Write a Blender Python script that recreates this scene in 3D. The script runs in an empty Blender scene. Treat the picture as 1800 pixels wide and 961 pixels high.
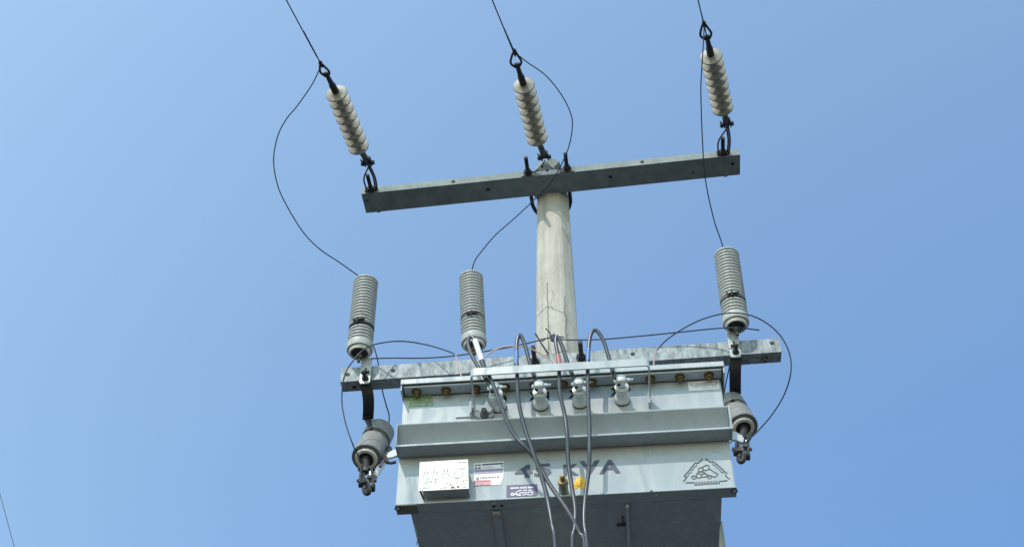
import bpy, bmesh, math, random
from mathutils import Vector, Matrix
random.seed(4)
SC = bpy.context.scene
COL = SC.collection
R = math.radians
V = Vector

# ------------------------------------------------------------------ camera
F = 2400.0            # focal length in photo pixels (photo 1800 x 961)
EL, YAW = R(45.0), R(5.0)
fwd = V((-math.sin(YAW)*math.cos(EL), math.cos(YAW)*math.cos(EL), math.sin(EL)))
rgt = V((math.cos(YAW), math.sin(YAW), 0))
upv = rgt.cross(fwd)
YARM = -0.20          # front face of the lower crossarm (the pole axis stands at x = y = 0)
def ray(px, py):
    return fwd + rgt*((px-900)/F) + upv*((480.5-py)/F)
CAM = V((0, YARM, 5.51)) - ray(978, 612)*5.85
cd = bpy.data.cameras.new('camera'); cam = bpy.data.objects.new('camera', cd); COL.objects.link(cam)
cam.location = CAM
cam.rotation_euler = Matrix((rgt, upv, -fwd)).transposed().to_euler()
cd.sensor_width = 36; cd.lens = 36*F/1800; cd.clip_end = 9000; cd.clip_start = 0.05
SC.camera = cam

# ------------------------------------------------------------------ sky and sun
SUN_EL, SUN_AZ = R(48.5), R(24)     # from behind the viewer, to the left
w = bpy.data.worlds.new('World'); SC.world = w; w.use_nodes = True
nt = w.node_tree; bg = nt.nodes['Background']
sky = nt.nodes.new('ShaderNodeTexSky'); sky.sky_type = 'NISHITA'; sky.sun_disc = False
sky.sun_elevation = SUN_EL; sky.sun_rotation = math.pi + SUN_AZ
sky.air_density = 2.0; sky.dust_density = 0.0; sky.ozone_density = 4.0
# the air grows steadily brighter towards the sun's half of the sky
tc = nt.nodes.new('ShaderNodeTexCoord'); vd = nt.nodes.new('ShaderNodeVectorMath'); vd.operation = 'DOT_PRODUCT'
vd.inputs[1].default_value = rgt*-.37 + upv*.85
vs_ = nt.nodes.new('ShaderNodeVectorMath'); vs_.operation = 'SCALE'; vs_.inputs[0].default_value = (1.43, 1.06, .57)
va = nt.nodes.new('ShaderNodeVectorMath'); va.operation = 'ADD'; va.inputs[1].default_value = (.885, .895, .925)
v0_ = nt.nodes.new('ShaderNodeVectorMath'); v0_.operation = 'MAXIMUM'; v0_.inputs[1].default_value = (.4, .45, .6)
v1_ = nt.nodes.new('ShaderNodeVectorMath'); v1_.operation = 'MINIMUM'; v1_.inputs[1].default_value = (1.5, 1.45, 1.3)
vm = nt.nodes.new('ShaderNodeVectorMath'); vm.operation = 'MULTIPLY'
L_ = nt.links.new
L_(tc.outputs['Generated'], vd.inputs[0]); L_(vd.outputs['Value'], vs_.inputs['Scale']); L_(vs_.outputs[0], va.inputs[0])
L_(va.outputs[0], v0_.inputs[0]); L_(v0_.outputs[0], v1_.inputs[0]); L_(v1_.outputs[0], vm.inputs[1])
L_(sky.outputs[0], vm.inputs[0]); L_(vm.outputs[0], bg.inputs[0]); bg.inputs[1].default_value = 0.15
sd = bpy.data.lights.new('sun', 'SUN'); so = bpy.data.objects.new('sun', sd); COL.objects.link(so)
sd.energy = 2.0; sd.angle = R(0.5); sd.color = (1, .955, .89)
sdir = V((-math.sin(SUN_AZ)*math.cos(SUN_EL), -math.cos(SUN_AZ)*math.cos(SUN_EL), math.sin(SUN_EL)))
so.rotation_euler = sdir.to_track_quat('Z', 'Y').to_euler()
so.location = (0, -3, 12)
SC.view_settings.view_transform = 'Standard'; SC.view_settings.look = 'None'
SC.view_settings.exposure = 0.6; SC.view_settings.gamma = 1

# ------------------------------------------------------------------ unprojecting
def P(px, py, Y):                       # the point on the upright plane y = Y seen at a photo pixel
    r = ray(px, py); return CAM + r*((Y-CAM.y)/r.y)
def PZ(px, py, Z):                      # the point at height Z
    r = ray(px, py); return CAM + r*((Z-CAM.z)/r.z)
def PP(px, py, p0, n):                  # the point on a plane
    r = ray(px, py); return CAM + r*((p0-CAM).dot(n)/r.dot(n))

# ------------------------------------------------------------------ materials
def mat(name, col, rough=.5, metal=0., var=.0, vscale=12., bump=0., bscale=60., spec=.5, stretch=(1,1,1), col2=None, coat=0.):
    m = bpy.data.materials.new(name); m.use_nodes = True
    n = m.node_tree.nodes; l = m.node_tree.links
    b = n['Principled BSDF']
    b.inputs['Base Color'].default_value = (*col, 1); b.inputs['Roughness'].default_value = rough
    b.inputs['Metallic'].default_value = metal; b.inputs['Specular IOR Level'].default_value = spec
    b.inputs['Coat Weight'].default_value = coat
    g = n.new('ShaderNodeNewGeometry')
    mp = n.new('ShaderNodeMapping'); mp.inputs['Scale'].default_value = stretch
    l.new(g.outputs['Position'], mp.inputs[0])
    if var or col2:
        t = n.new('ShaderNodeTexNoise'); t.inputs['Scale'].default_value = vscale; t.inputs['Detail'].default_value = 6
        t.inputs['Roughness'].default_value = .65
        l.new(mp.outputs[0], t.inputs['Vector'])
        cr = n.new('ShaderNodeValToRGB')
        cr.color_ramp.elements[0].position = .32; cr.color_ramp.elements[1].position = .68
        c2 = col2 or tuple(min(1, c*(1+var)) for c in col)
        c1 = col if col2 else tuple(c*(1-var) for c in col)
        cr.color_ramp.elements[0].color = (*c1, 1); cr.color_ramp.elements[1].color = (*c2, 1)
        l.new(t.outputs['Fac'], cr.inputs[0]); l.new(cr.outputs[0], b.inputs['Base Color'])
    if bump:
        t2 = n.new('ShaderNodeTexNoise'); t2.inputs['Scale'].default_value = bscale; t2.inputs['Detail'].default_value = 4
        l.new(mp.outputs[0], t2.inputs['Vector'])
        bp = n.new('ShaderNodeBump'); bp.inputs['Strength'].default_value = bump; bp.inputs['Distance'].default_value = .01
        l.new(t2.outputs['Fac'], bp.inputs['Height']); l.new(bp.outputs[0], b.inputs['Normal'])
    return m

M = {}
def paint(name, col):
    m = mat(name, col, .42, var=.05, vscale=4)
    n = m.node_tree.nodes; l = m.node_tree.links; b = n['Principled BSDF']
    base = b.inputs['Base Color'].links[0].from_socket
    g = n.new('ShaderNodeNewGeometry')
    def noise(scale, stretch, detail=5):
        mp = n.new('ShaderNodeMapping'); mp.inputs['Scale'].default_value = stretch; l.new(g.outputs['Position'], mp.inputs[0])
        t = n.new('ShaderNodeTexNoise'); t.inputs['Scale'].default_value = scale; t.inputs['Detail'].default_value = detail
        l.new(mp.outputs[0], t.inputs['Vector']); return t.outputs['Fac']
    def ramp(fac, a, b_, top):
        mr = n.new('ShaderNodeMapRange'); mr.inputs['From Min'].default_value = a; mr.inputs['From Max'].default_value = b_
        mr.inputs['To Max'].default_value = top; l.new(fac, mr.inputs['Value']); return mr.outputs[0]
    cur = base
    for fac, c in ((ramp(noise(26, (1,1,.05)), .56, .8, .32), tuple(q*.68 for q in col)),
                   (ramp(noise(7, (1,1,.35)), .55, .75, .30), (col[0]*1.22, col[1]*1.18, col[2]*1.14)),
                   (ramp(noise(55, (1,1,1), 3), .66, .74, .40), tuple(q*.62 for q in col)),
                   (ramp(noise(190, (1,1,1), 2), .70, .74, .55), (.09,.08,.065))):
        mx = n.new('ShaderNodeMix'); mx.data_type = 'RGBA'; l.new(fac, mx.inputs['Factor']); l.new(cur, mx.inputs['A'])
        mx.inputs['B'].default_value = (*c, 1); cur = mx.outputs['Result']
    l.new(cur, b.inputs['Base Color'])
    bp = n.new('ShaderNodeBump'); bp.inputs['Strength'].default_value = .25; bp.inputs['Distance'].default_value = .02
    l.new(noise(3.2, (1,1,1), 2), bp.inputs['Height']); l.new(bp.outputs[0], b.inputs['Normal'])
    l.new(ramp(noise(18, (1,1,.3)), .3, .7, .6), b.inputs['Roughness'])
    return m
M['paint'] = paint('grey_green_paint', (.378,.414,.426))
M['paint_pale'] = paint('paler_grey_paint', (.43,.46,.46))
M['paint_white'] = mat('pale_paint', (.50,.53,.53), .4, var=.05, vscale=9)
M['galv'] = mat('galvanised_steel', (.115,.135,.135), .6, metal=.1, vscale=52, col2=(.38,.415,.42), bump=.12, bscale=90, stretch=(1,1,.4))
M['galv_old'] = mat('weathered_galvanised_steel', (.20,.22,.21), .7, spec=.15, vscale=18, col2=(.30,.33,.315), bump=.12, bscale=80)
M['plate'] = mat('bright_galvanised_plate', (.46,.49,.47), .5, metal=.25, var=.18, vscale=40, bump=.08)
M['iron'] = mat('dark_forged_iron', (.026,.025,.027), .75, metal=0, var=.45, vscale=60, bump=.15, bscale=140)
M['iron_grey'] = mat('dull_grey_iron', (.075,.072,.066), .7, metal=0, var=.4, vscale=50, bump=.15, bscale=140)
M['disc'] = mat('warm_grey_polymer', (.265,.245,.19), .5, var=.16, vscale=24, bump=.04)
M['disc_core'] = mat('grey_core', (.20,.19,.165), .6, var=.15, vscale=40)
M['rib'] = mat('pale_grey_polymer', (.40,.41,.385), .5, var=.09, vscale=35)
M['porcelain'] = mat('grey_porcelain', (.20,.20,.185), .6, var=.22, vscale=60, bump=.06)
M['shaft_grey'] = mat('dark_grey_polymer', (.115,.12,.115), .6, var=.15, vscale=30)
M['cream'] = mat('cream_collar', (.56,.54,.47), .5, var=.1, vscale=30)
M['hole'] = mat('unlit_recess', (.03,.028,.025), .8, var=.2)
M['cable'] = mat('black_cable_sheath', (.046,.049,.056), .32, var=.25, vscale=30, spec=.6, bump=.03, bscale=45)
M['wire'] = mat('dark_bare_wire', (.018,.024,.042), .5, metal=.3, var=.2, vscale=80)
M['copper'] = mat('copper_wire', (.50,.33,.27), .45, metal=.4, var=.15, vscale=80)
M['brass'] = mat('brass_bolt', (.15,.105,.04), .5, metal=.6, var=.35, vscale=90)
M['brass_rust'] = mat('browned_brass', (.30,.21,.11), .5, metal=.4, var=.4, vscale=120)
M['alu'] = mat('bright_aluminium', (.74,.76,.77), .38, metal=.35, var=.07, vscale=50)
M['bush'] = mat('white_glazed_porcelain', (.62,.66,.64), .28, var=.05, vscale=40)
M['black'] = mat('black_print', (.012,.013,.016), .6, var=.1, spec=.3)
M['print_glare'] = mat('black_print_with_glare', (.055,.066,.095), .4, var=.08)  # sun glare on the black rating letters, put into the colour as grey
M['logo'] = mat('dark_line_print', (.045,.055,.065), .5, var=.1)
M['white'] = mat('white_vinyl', (.78,.79,.80), .4, var=.04)
M['purple'] = mat('purple_vinyl', (.115,.088,.17), .4, var=.12, vscale=40)
M['violet'] = mat('grey_violet_vinyl', (.30,.28,.37), .4, var=.1, vscale=60)
M['red'] = mat('pale_red_vinyl', (.66,.30,.29), .4, var=.1, vscale=60)
M['green'] = mat('green_vinyl', (.20,.29,.15), .4, var=.25, vscale=40)
M['green_print'] = mat('pale_green_print', (.50,.62,.42), .4, var=.2, vscale=60)
M['orange'] = mat('orange_sealant', (.78,.44,.04), .6, var=.25, vscale=90, bump=.3)
M['valve'] = mat('grey_green_brass', (.30,.32,.27), .5, metal=.3, var=.3, vscale=90)
M['name_plate'] = mat('polished_name_plate', (.63,.595,.53), .32, metal=.3, var=.14, vscale=26)
M['engrave'] = mat('engraved_line', (.24,.25,.27), .5, var=.2, vscale=100)
M['engrave2'] = mat('ochre_engraving', (.50,.43,.32), .5, var=.25, vscale=150)
M['teal'] = mat('pale_teal_print', (.50,.62,.62), .5, var=.15, vscale=60)
M['tape_blue'] = mat('blue_tape', (.07,.17,.38), .4, var=.2)
M['tape_red'] = mat('red_tape', (.45,.13,.12), .4, var=.25, vscale=120)
M['tape_white'] = mat('white_tape', (.72,.72,.70), .45, var=.06)
M['rust'] = mat('rust_stained_paint', (.20,.215,.205), .6, col2=(.20,.12,.06), vscale=40)
M['ground'] = mat('dark_asphalt', (.048,.048,.046), .95, var=.3, vscale=.6, bump=.4, bscale=6)

def concrete():
    m = mat('aged_concrete', (.42,.40,.345), .9, col2=(.55,.525,.46), vscale=7, bump=.25, bscale=70, stretch=(1,1,.5))
    n = m.node_tree.nodes; l = m.node_tree.links; b = n['Principled BSDF']
    base = b.inputs['Base Color'].links[0].from_socket
    g = n.new('ShaderNodeNewGeometry'); sx = n.new('ShaderNodeSeparateXYZ'); l.new(g.outputs['Position'], sx.inputs[0])
    def math_(op, a, b_=None):
        q = n.new('ShaderNodeMath'); q.operation = op
        for i, s in enumerate((a, b_)):
            if s is None: continue
            if isinstance(s, (int, float)): q.inputs[i].default_value = s
            else: l.new(s, q.inputs[i])
        return q.outputs[0]
    cur = base
    def blend(mask, col):
        nonlocal cur
        mx = n.new('ShaderNodeMix'); mx.data_type = 'RGBA'
        l.new(mask, mx.inputs['Factor']); l.new(cur, mx.inputs['A']); mx.inputs['B'].default_value = (*col, 1)
        cur = mx.outputs['Result']
    # broad stains
    q2 = n.new('ShaderNodeTexNoise'); q2.inputs['Scale'].default_value = 6.5; q2.inputs['Detail'].default_value = 7; q2.inputs['Roughness'].default_value = .7
    l.new(g.outputs['Position'], q2.inputs['Vector'])
    blend(math_('MULTIPLY', math_('MAXIMUM', math_('SUBTRACT', q2.outputs['Fac'], .46), 0.0), 1.3), (.27,.25,.20))
    # small dark pits
    v = n.new('ShaderNodeTexNoise'); v.inputs['Scale'].default_value = 48; v.inputs['Detail'].default_value = 2
    l.new(g.outputs['Position'], v.inputs['Vector'])
    blend(math_('MULTIPLY', math_('GREATER_THAN', v.outputs['Fac'], .70), .32), (.20,.19,.155))
    # long streaks
    mp = n.new('ShaderNodeMapping'); mp.inputs['Scale'].default_value = (28, 28, 1.6); l.new(g.outputs['Position'], mp.inputs[0])
    s = n.new('ShaderNodeTexNoise'); s.inputs['Scale'].default_value = 1.; s.inputs['Detail'].default_value = 5
    l.new(mp.outputs[0], s.inputs['Vector'])
    blend(math_('MULTIPLY', math_('MAXIMUM', math_('SUBTRACT', s.outputs['Fac'], .47), 0.0), 2.2), (.24,.235,.20))
    # cracks: (x, z low, z high, wobble, width)
    for x0, z0, z1, wob, wd, seed in ((-.038, 5.45, 6.02, .045, .0022, 1.), (.040, 5.66, 5.93, .04, .0018, 7.), (-.015, 5.84, 5.97, .10, .0011, 13.), (-.03, 5.5, 5.75, .07, .0010, 21.)):
        t = n.new('ShaderNodeTexNoise'); t.noise_dimensions = '4D'; t.inputs['W'].default_value = seed
        t.inputs['Scale'].default_value = 11; t.inputs['Detail'].default_value = 9; t.inputs['Roughness'].default_value = .7
        mz = n.new('ShaderNodeCombineXYZ'); l.new(sx.outputs['Z'], mz.inputs['Z']); l.new(mz.outputs[0], t.inputs['Vector'])
        off = math_('MULTIPLY', math_('SUBTRACT', t.outputs['Fac'], .5), wob)
        d = math_('ABSOLUTE', math_('SUBTRACT', sx.outputs['X'], math_('ADD', off, x0)))
        k = math_('MULTIPLY', math_('LESS_THAN', d, wd), math_('MULTIPLY', math_('GREATER_THAN', sx.outputs['Z'], z0), math_('LESS_THAN', sx.outputs['Z'], z1)))
        blend(math_('MULTIPLY', k, .85), (.07,.06,.045))
    l.new(cur, b.inputs['Base Color'])
    return m
M['concrete'] = concrete()

# ------------------------------------------------------------------ mesh helpers
class MB:
    def __init__(s): s.v = []; s.f = []
    def add(s, vs, fs):
        o = len(s.v); s.v += [V(p) for p in vs]; s.f += [tuple(i+o for i in f) for f in fs]; return s
    def hexa(s, a):          # 8 points: bottom 0-3 ccw seen from above, top 4-7
        return s.add(a, [(3,2,1,0),(4,5,6,7),(0,1,5,4),(1,2,6,5),(2,3,7,6),(3,0,4,7)])
    def box(s, lo, hi):
        x0,y0,z0 = lo; x1,y1,z1 = hi
        return s.hexa([(x0,y0,z0),(x1,y0,z0),(x1,y1,z0),(x0,y1,z0),(x0,y0,z1),(x1,y0,z1),(x1,y1,z1),(x0,y1,z1)])
    def bar(s, a, b, u, wu, wv):   # a bar of rectangular section from a to b; u = first section direction
        a = V(a); b = V(b); d = (b-a).normalized(); u = V(u); u = (u - d*u.dot(d)).normalized(); v = d.cross(u)
        pts = []
        for c in (a, b):
            for i, j in ((-1,-1),(1,-1),(1,1),(-1,1)): pts.append(c + u*(i*wu/2) + v*(j*wv/2))
        return s.hexa(pts)
    def tube(s, pts, r, n=8, closed=False):
        pts = [V(p) for p in pts]; m = len(pts); rings = []
        rr = r if isinstance(r, (list, tuple)) else [r]*m
        t0 = None; nrm = None; base = len(s.v)
        for i in range(m):
            if closed: t = pts[(i+1) % m] - pts[i-1]
            else: t = pts[min(i+1, m-1)] - pts[max(i-1, 0)]
            t.normalize()
            if nrm is None:
                h = V((0,0,1)) if abs(t.z) < .9 else V((1,0,0)); nrm = (h - t*h.dot(t)).normalized()
            else:
                nrm = nrm - t*nrm.dot(t)
                if nrm.length < 1e-6: nrm = t.orthogonal()
                nrm.normalize()
            bn = t.cross(nrm)
            for k in range(n):
                a = 2*math.pi*k/n
                s.v.append(pts[i] + (nrm*math.cos(a) + bn*math.sin(a))*rr[i])
        for i in range(m if closed else m-1):
            for k in range(n):
                a = base + i*n + k; b = base + i*n + (k+1) % n
                j = (i+1) % m
                s.f.append((a, b, base + j*n + (k+1) % n, base + j*n + k))
        if not closed:
            s.f.append(tuple(base+k for k in range(n-1, -1, -1))); s.f.append(tuple(base+(m-1)*n+k for k in range(n)))
        return s
    def lathe(s, prof, o, d, n=28):     # prof: (distance along d, radius)
        o = V(o); d = V(d).normalized(); u = d.orthogonal().normalized(); v = d.cross(u); base = len(s.v)
        for h, r in prof:
            for k in range(n):
                a = 2*math.pi*k/n; s.v.append(o + d*h + (u*math.cos(a)+v*math.sin(a))*max(r, 1e-5))
        for i in range(len(prof)-1):
            for k in range(n):
                a = base+i*n+k; b = base+i*n+(k+1) % n
                s.f.append((a, b, b+n, a+n))
        s.f.append(tuple(base+k for k in range(n-1, -1, -1))); s.f.append(tuple(base+(len(prof)-1)*n+k for k in range(n)))
        return s
    def prism(s, poly, d):              # flat polygon swept by d
        m = len(poly); d = V(d); vs = [V(p) for p in poly] + [V(p)+d for p in poly]
        return s.add(vs, [tuple(range(m-1, -1, -1)), tuple(range(m, 2*m))] + [(i, (i+1) % m, m+(i+1) % m, m+i) for i in range(m)])

def smoothpts(pts, sub=8, closed=False):  # Catmull-Rom
    pts = [V(p) for p in pts]; out = []; m = len(pts)
    for i in range(m if closed else m-1):
        if closed: p0,p1,p2,p3 = pts[i-1], pts[i], pts[(i+1)%m], pts[(i+2)%m]
        else:
            p1, p2 = pts[i], pts[i+1]
            p0 = pts[i-1] if i else p1*2-p2
            p3 = pts[i+2] if i+2 < m else p2*2-p1
        for k in range(sub):
            t = k/sub
            out.append(.5*((2*p1) + (p2-p0)*t + (2*p0-5*p1+4*p2-p3)*t*t + (3*p1-p0-3*p2+p3)*t**3))
    if not closed: out.append(pts[-1])
    return out

ORG = {}
def org(o): return ORG[o.name] if o else V((0,0,0))
def thing(name, label, cat, loc, group=None):
    o = bpy.data.objects.new(name, None); COL.objects.link(o); o.location = loc; o.empty_display_size = .1
    o['label'] = label; o['category'] = cat
    if group: o['group'] = group
    ORG[o.name] = V(loc); return o
def tag(o, label, cat, group=None):
    o['label'] = label; o['category'] = cat
    if group: o['group'] = group
    return o
def obj(name, mb, m, parent=None, smooth=40, bevel=0, label=None, o0=None):
    """link a bmesh-like builder (world coordinates) as one mesh object under parent"""
    c = org(parent) if parent else (V(o0) if o0 is not None else V((0,0,0)))
    me = bpy.data.meshes.new(name); me.from_pydata([tuple(p-c) for p in mb.v], [], mb.f); me.validate(); me.update()
    bm = bmesh.new(); bm.from_mesh(me); bmesh.ops.recalc_face_normals(bm, faces=bm.faces)
    if bevel: bmesh.ops.bevel(bm, geom=[e for e in bm.edges if len(e.link_faces) == 2 and e.calc_face_angle(0) > .6], offset=bevel, segments=2, affect='EDGES', clamp_overlap=True)
    bm.to_mesh(me); bm.free()
    me.materials.append(M[m] if isinstance(m, str) else m)
    if smooth:
        me.shade_smooth(); me.set_sharp_from_angle(angle=R(smooth))
    o = bpy.data.objects.new(name, me); COL.objects.link(o)
    if parent: o.parent = parent
    else: o.location = c
    ORG[o.name] = c
    if label: o['label'] = label
    return o
def share(name, me, loc, axis, parent, rot=None):
    """an instance of a shared mesh built along +Z, placed at a world point"""
    o = bpy.data.objects.new(name, me); COL.objects.link(o); o.parent = parent
    q = rot if rot is not None else V(axis).to_track_quat('Z', 'Y')
    o.matrix_local = Matrix.Translation(V(loc)-org(parent)) @ q.to_matrix().to_4x4()
    ORG[o.name] = org(parent); return o
def mesh_of(mb, m, name, smooth=40):
    me = bpy.data.meshes.new(name); me.from_pydata([tuple(p) for p in mb.v], [], mb.f); me.update()
    bm = bmesh.new(); bm.from_mesh(me); bmesh.ops.recalc_face_normals(bm, faces=bm.faces); bm.to_mesh(me); bm.free()
    me.materials.append(M[m]); me.shade_smooth(); me.set_sharp_from_angle(angle=R(smooth)); return me

# ------------------------------------------------------------------ ground
g = MB(); N = 24; S = 3000
g.add([(-S,-S,0),(S,-S,0),(S,S,0),(-S,S,0)], [(0,1,2,3)])
go = obj('ground', g, 'ground', smooth=0); go['kind'] = 'structure'

# ------------------------------------------------------------------ pole
pa = P(971.5, 350, -.02); pb = P(979, 600, -.02)
rb = (P(1015,600,-.02)-P(943,600,-.02)).length/2*1.0; ra = (P(998,350,-.02)-P(945,350,-.02)).length/2
ax = (pa-pb); lean = V((ax.x/ax.z, 0, 0)); tap = (rb-ra)/ax.z
def pole_c(z): return V((pb.x + (z-pb.z)*lean.x*(1 if z > 4.5 else .6), 0, z))
def pole_r(z): return max(ra*.9, rb - (z-pb.z)*tap*(1 if z > pb.z else .6))
zt = P(965, 300, -.05).z + .02
pl = thing('utility_pole', 'tall pale octagonal concrete pole with cracks, rising behind the transformer', 'utility pole', (pole_c(0).x, 0, 0))
mb = MB(); rings = []
zs = [0, 2, 4, 4.6, 5, 5.4, 5.7, 6, 6.3, 6.6, zt-.01, zt]
for i, z in enumerate(zs):
    c = pole_c(z); r = pole_r(z)/math.cos(R(22.5)) * (.95 if i == len(zs)-1 else 1)
    for k in range(8):
        for dk in (-1, 1):            # small chamfer on each arris
            a = R(22.5 + 45*k - 90 + dk*(2.5 if z < 6 else 4.5) + 2)
            mb.v.append(c + V((math.cos(a)*r, math.sin(a)*r, 0)))
n = 16
for i in range(len(zs)-1):
    for k in range(n):
        mb.f.append((i*n+k, i*n+(k+1) % n, (i+1)*n+(k+1) % n, (i+1)*n+k))
mb.f.append(tuple((len(zs)-1)*n+k for k in range(n)))
obj('shaft', mb, 'concrete', pl, smooth=12)
mb = MB(); c = pole_c(zt); mb.lathe([(0, pole_r(zt)*.93), (.012, pole_r(zt)*.9), (.03, pole_r(zt)*.5)], c, (0,0,1), 8)
obj('pole_cap', mb, 'concrete', pl, smooth=0)

# bolt meshes pointing to the viewer (built along +Z)
def bolt_mesh(name, ln, r, m):
    b = MB(); b.lathe([(0, r*2.3), (.004, r*2.3)], (0,0,0), (0,0,1), 16)
    b.lathe([(.004, r*1.75), (.004+r*1.5, r*1.75), (.004+r*1.7, r*1.5)], (0,0,0), (0,0,1), 6)
    prof = [(.004+r*1.7, r)]
    k = .004+r*1.7
    while k < ln:
        prof += [(k, r*.84), (k+.0025, r)]; k += .005
    prof += [(ln, r*.8)]
    b.lathe(prof, (0,0,0), (0,0,1), 12)
    return mesh_of(b, m, name, 30)
BOLT = bolt_mesh('bolt', .085, .0095, 'iron')
BOLT_L = bolt_mesh('bolt_long', .10, .010, 'iron')
STUB = mesh_of(MB().lathe([(0,.015),(.004,.015)], (0,0,0), (0,0,1), 16).lathe([(.004,.0125),(.014,.0125),(.016,.010)], (0,0,0), (0,0,1), 6), 'iron_grey', 'bolt_head', 30)
HOLE = mesh_of(MB().lathe([(0,.0095),(.0012,.0095)], (0,0,0), (0,0,1), 16), 'hole', 'bolt_hole', 30)
HOLE_S = mesh_of(MB().lathe([(0,.006),(.0012,.006)], (0,0,0), (0,0,1), 12), 'hole', 'bolt_hole', 30)
TOW = V((0,-1,0))

def arm(name, label, A, B, h, d, m, wall=.006):
    """hollow rectangular tube; A, B = lower front edge ends"""
    X = (B-A).normalized(); yv = V((0,0,1)).cross(X).normalized(); zv = X.cross(yv)
    t = thing(name, label, 'crossarm', (A+B)/2, 'steel crossarms bolted to the pole')
    def sect(o, i): return [o + yv*i + zv*i, o + yv*(d-i) + zv*i, o + yv*(d-i) + zv*(h-i), o + yv*i + zv*(h-i)]
    mb = MB(); a0, a1, b0, b1 = sect(A,0), sect(A,wall), sect(B,0), sect(B,wall)
    ia, ib = sect(A + X*.25, wall), sect(B - X*.25, wall)
    mb.v += a0+b0+a1+b1
    for k in range(4):
        j = (k+1) % 4
        mb.f += [(k, j, 4+j, 4+k), (k, 8+k, 8+j, j), (4+k, 4+j, 12+j, 12+k), (8+k, 12+k, 12+j, 8+j)]
    obj('beam', mb, m, t, smooth=0)
    return t, X, yv, zv

# ------------------------------------------------------------------ upper crossarm
UA = P(635, 341, YARM+.03); UB = P(1301, 272, YARM-.02)
HU, DU = .042, .128
ua, UX, UY, UZ = arm('crossarm', 'dark flat steel crossarm at the pole top carrying the three insulator strings', UA, UB, HU, DU, 'galv_old')
def on_up(px, py, n=None): return PP(px, py, UA, UY)      # on its front face
def up_mid(px):                                            # front face mid height near a pixel column
    p = PP(px, 300, UA, UY); s = (p-UA).dot(UX); return UA + UX*s + UZ*HU/2
for px in (655, 1277):
    share('bolt', BOLT_L, up_mid(px)-UY*.001, -UY, ua)
    q = up_mid(px+4) + UY*DU; share('bolt_head', STUB, q, UY, ua)
for px in (928, 997):
    share('bolt', BOLT_L, up_mid(px)-UY*.006, -UY, ua)
    p = up_mid(px); mb = MB(); mb.bar(p-UX*.034-UY*.003, p+UX*.034-UY*.003, UZ, .036, .004); obj('washer_plate', mb, 'galv_old', ua, bevel=.001)
for px in (797, 1131): share('bolt_hole', HOLE, up_mid(px)-UY*.0012, UY, ua)
def on_bottom(px, py): return PP(px, py, UA, UZ)
for px, py, hm in ((858,333,HOLE),(1073,311,HOLE),(646,352,HOLE_S),(1288,288,HOLE),(1218,303,HOLE_S)):
    share('bolt_hole', hm, on_bottom(px, py)-UZ*.0011, UZ, ua)
# U bolt round the back of the pole
cu = pole_c(UA.z+.02); hw = (up_mid(997)-up_mid(928)).length/2
e0, e1 = up_mid(928)+UY*.01, up_mid(997)+UY*.01
mid = (e0+e1)/2; ybk = cu.y - .01
pts = [e0]
leg = max(.05, ybk - mid.y)
for k in range(0, 13):
    a = math.pi*k/12
    pts.append(mid + UY*leg - UX*hw*math.cos(a) + UY*hw*math.sin(a)*1.35 - UZ*.0)
pts.append(e1)
obj('u_bolt', MB().tube(smoothpts(pts, 4), .0095, 10), 'iron', ua)
# saddle plates between arm and pole
for s in (-1, 1):
    mb = MB(); yb = mid + UY*(DU-.01)
    c0 = yb + UX*s*.082; c1 = yb + UX*s*.03
    mb.prism([c0 + UZ*.02, c0 + UY*.02 + UZ*.02, c1 + UY*.085 + UX*s*.018 + UZ*.02, c1 + UZ*.02], -UZ*.022)
    obj('saddle_plate', mb, 'plate', ua, bevel=.001)

# bracket plate at the pole top, in front of the arm
tb = up_mid(963)
br = thing('anchor_bracket', 'folded pale steel bracket anchoring the middle string at the pole top', 'bracket', tb)
mb = MB(); f0 = on_up(940, 301) - UY*.004 + UZ*.012
def bp_(px, py, dy): return PP(px, py, UA - UY*(dy), UY)
base = [bp_(938,303,.005), bp_(988,297,.005)]
ap = PZ(959, 281, UA.z+HU+.02)
q0, q1, q2, q3, q4 = bp_(938,303,.004), bp_(988,298,.004), bp_(983,284,.05), bp_(972,279,.06), bp_(950,284,.05)
mb.add([q0, bp_(968,299,.03), q1, q2, q3, bp_(956,283,.06), q4], [(0,1,5,6),(1,2,3,4),(1,4,5)])
ob = obj('plate', mb, 'plate', br, smooth=0)
so_ = ob.modifiers.new('Solidify', 'SOLIDIFY'); so_.thickness = .005; so_.offset = -1
for px, py in ((962,300),(977,289),(953,293)):
    share('bolt_hole', HOLE_S, bp_(px, py, .036), (0,-.8,-.6), br)
mb = MB().bar(bp_(960,283,.068), bp_(974,297,.03), (0,0,1), .012, .005); obj('rib', mb, 'plate', br)

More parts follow.
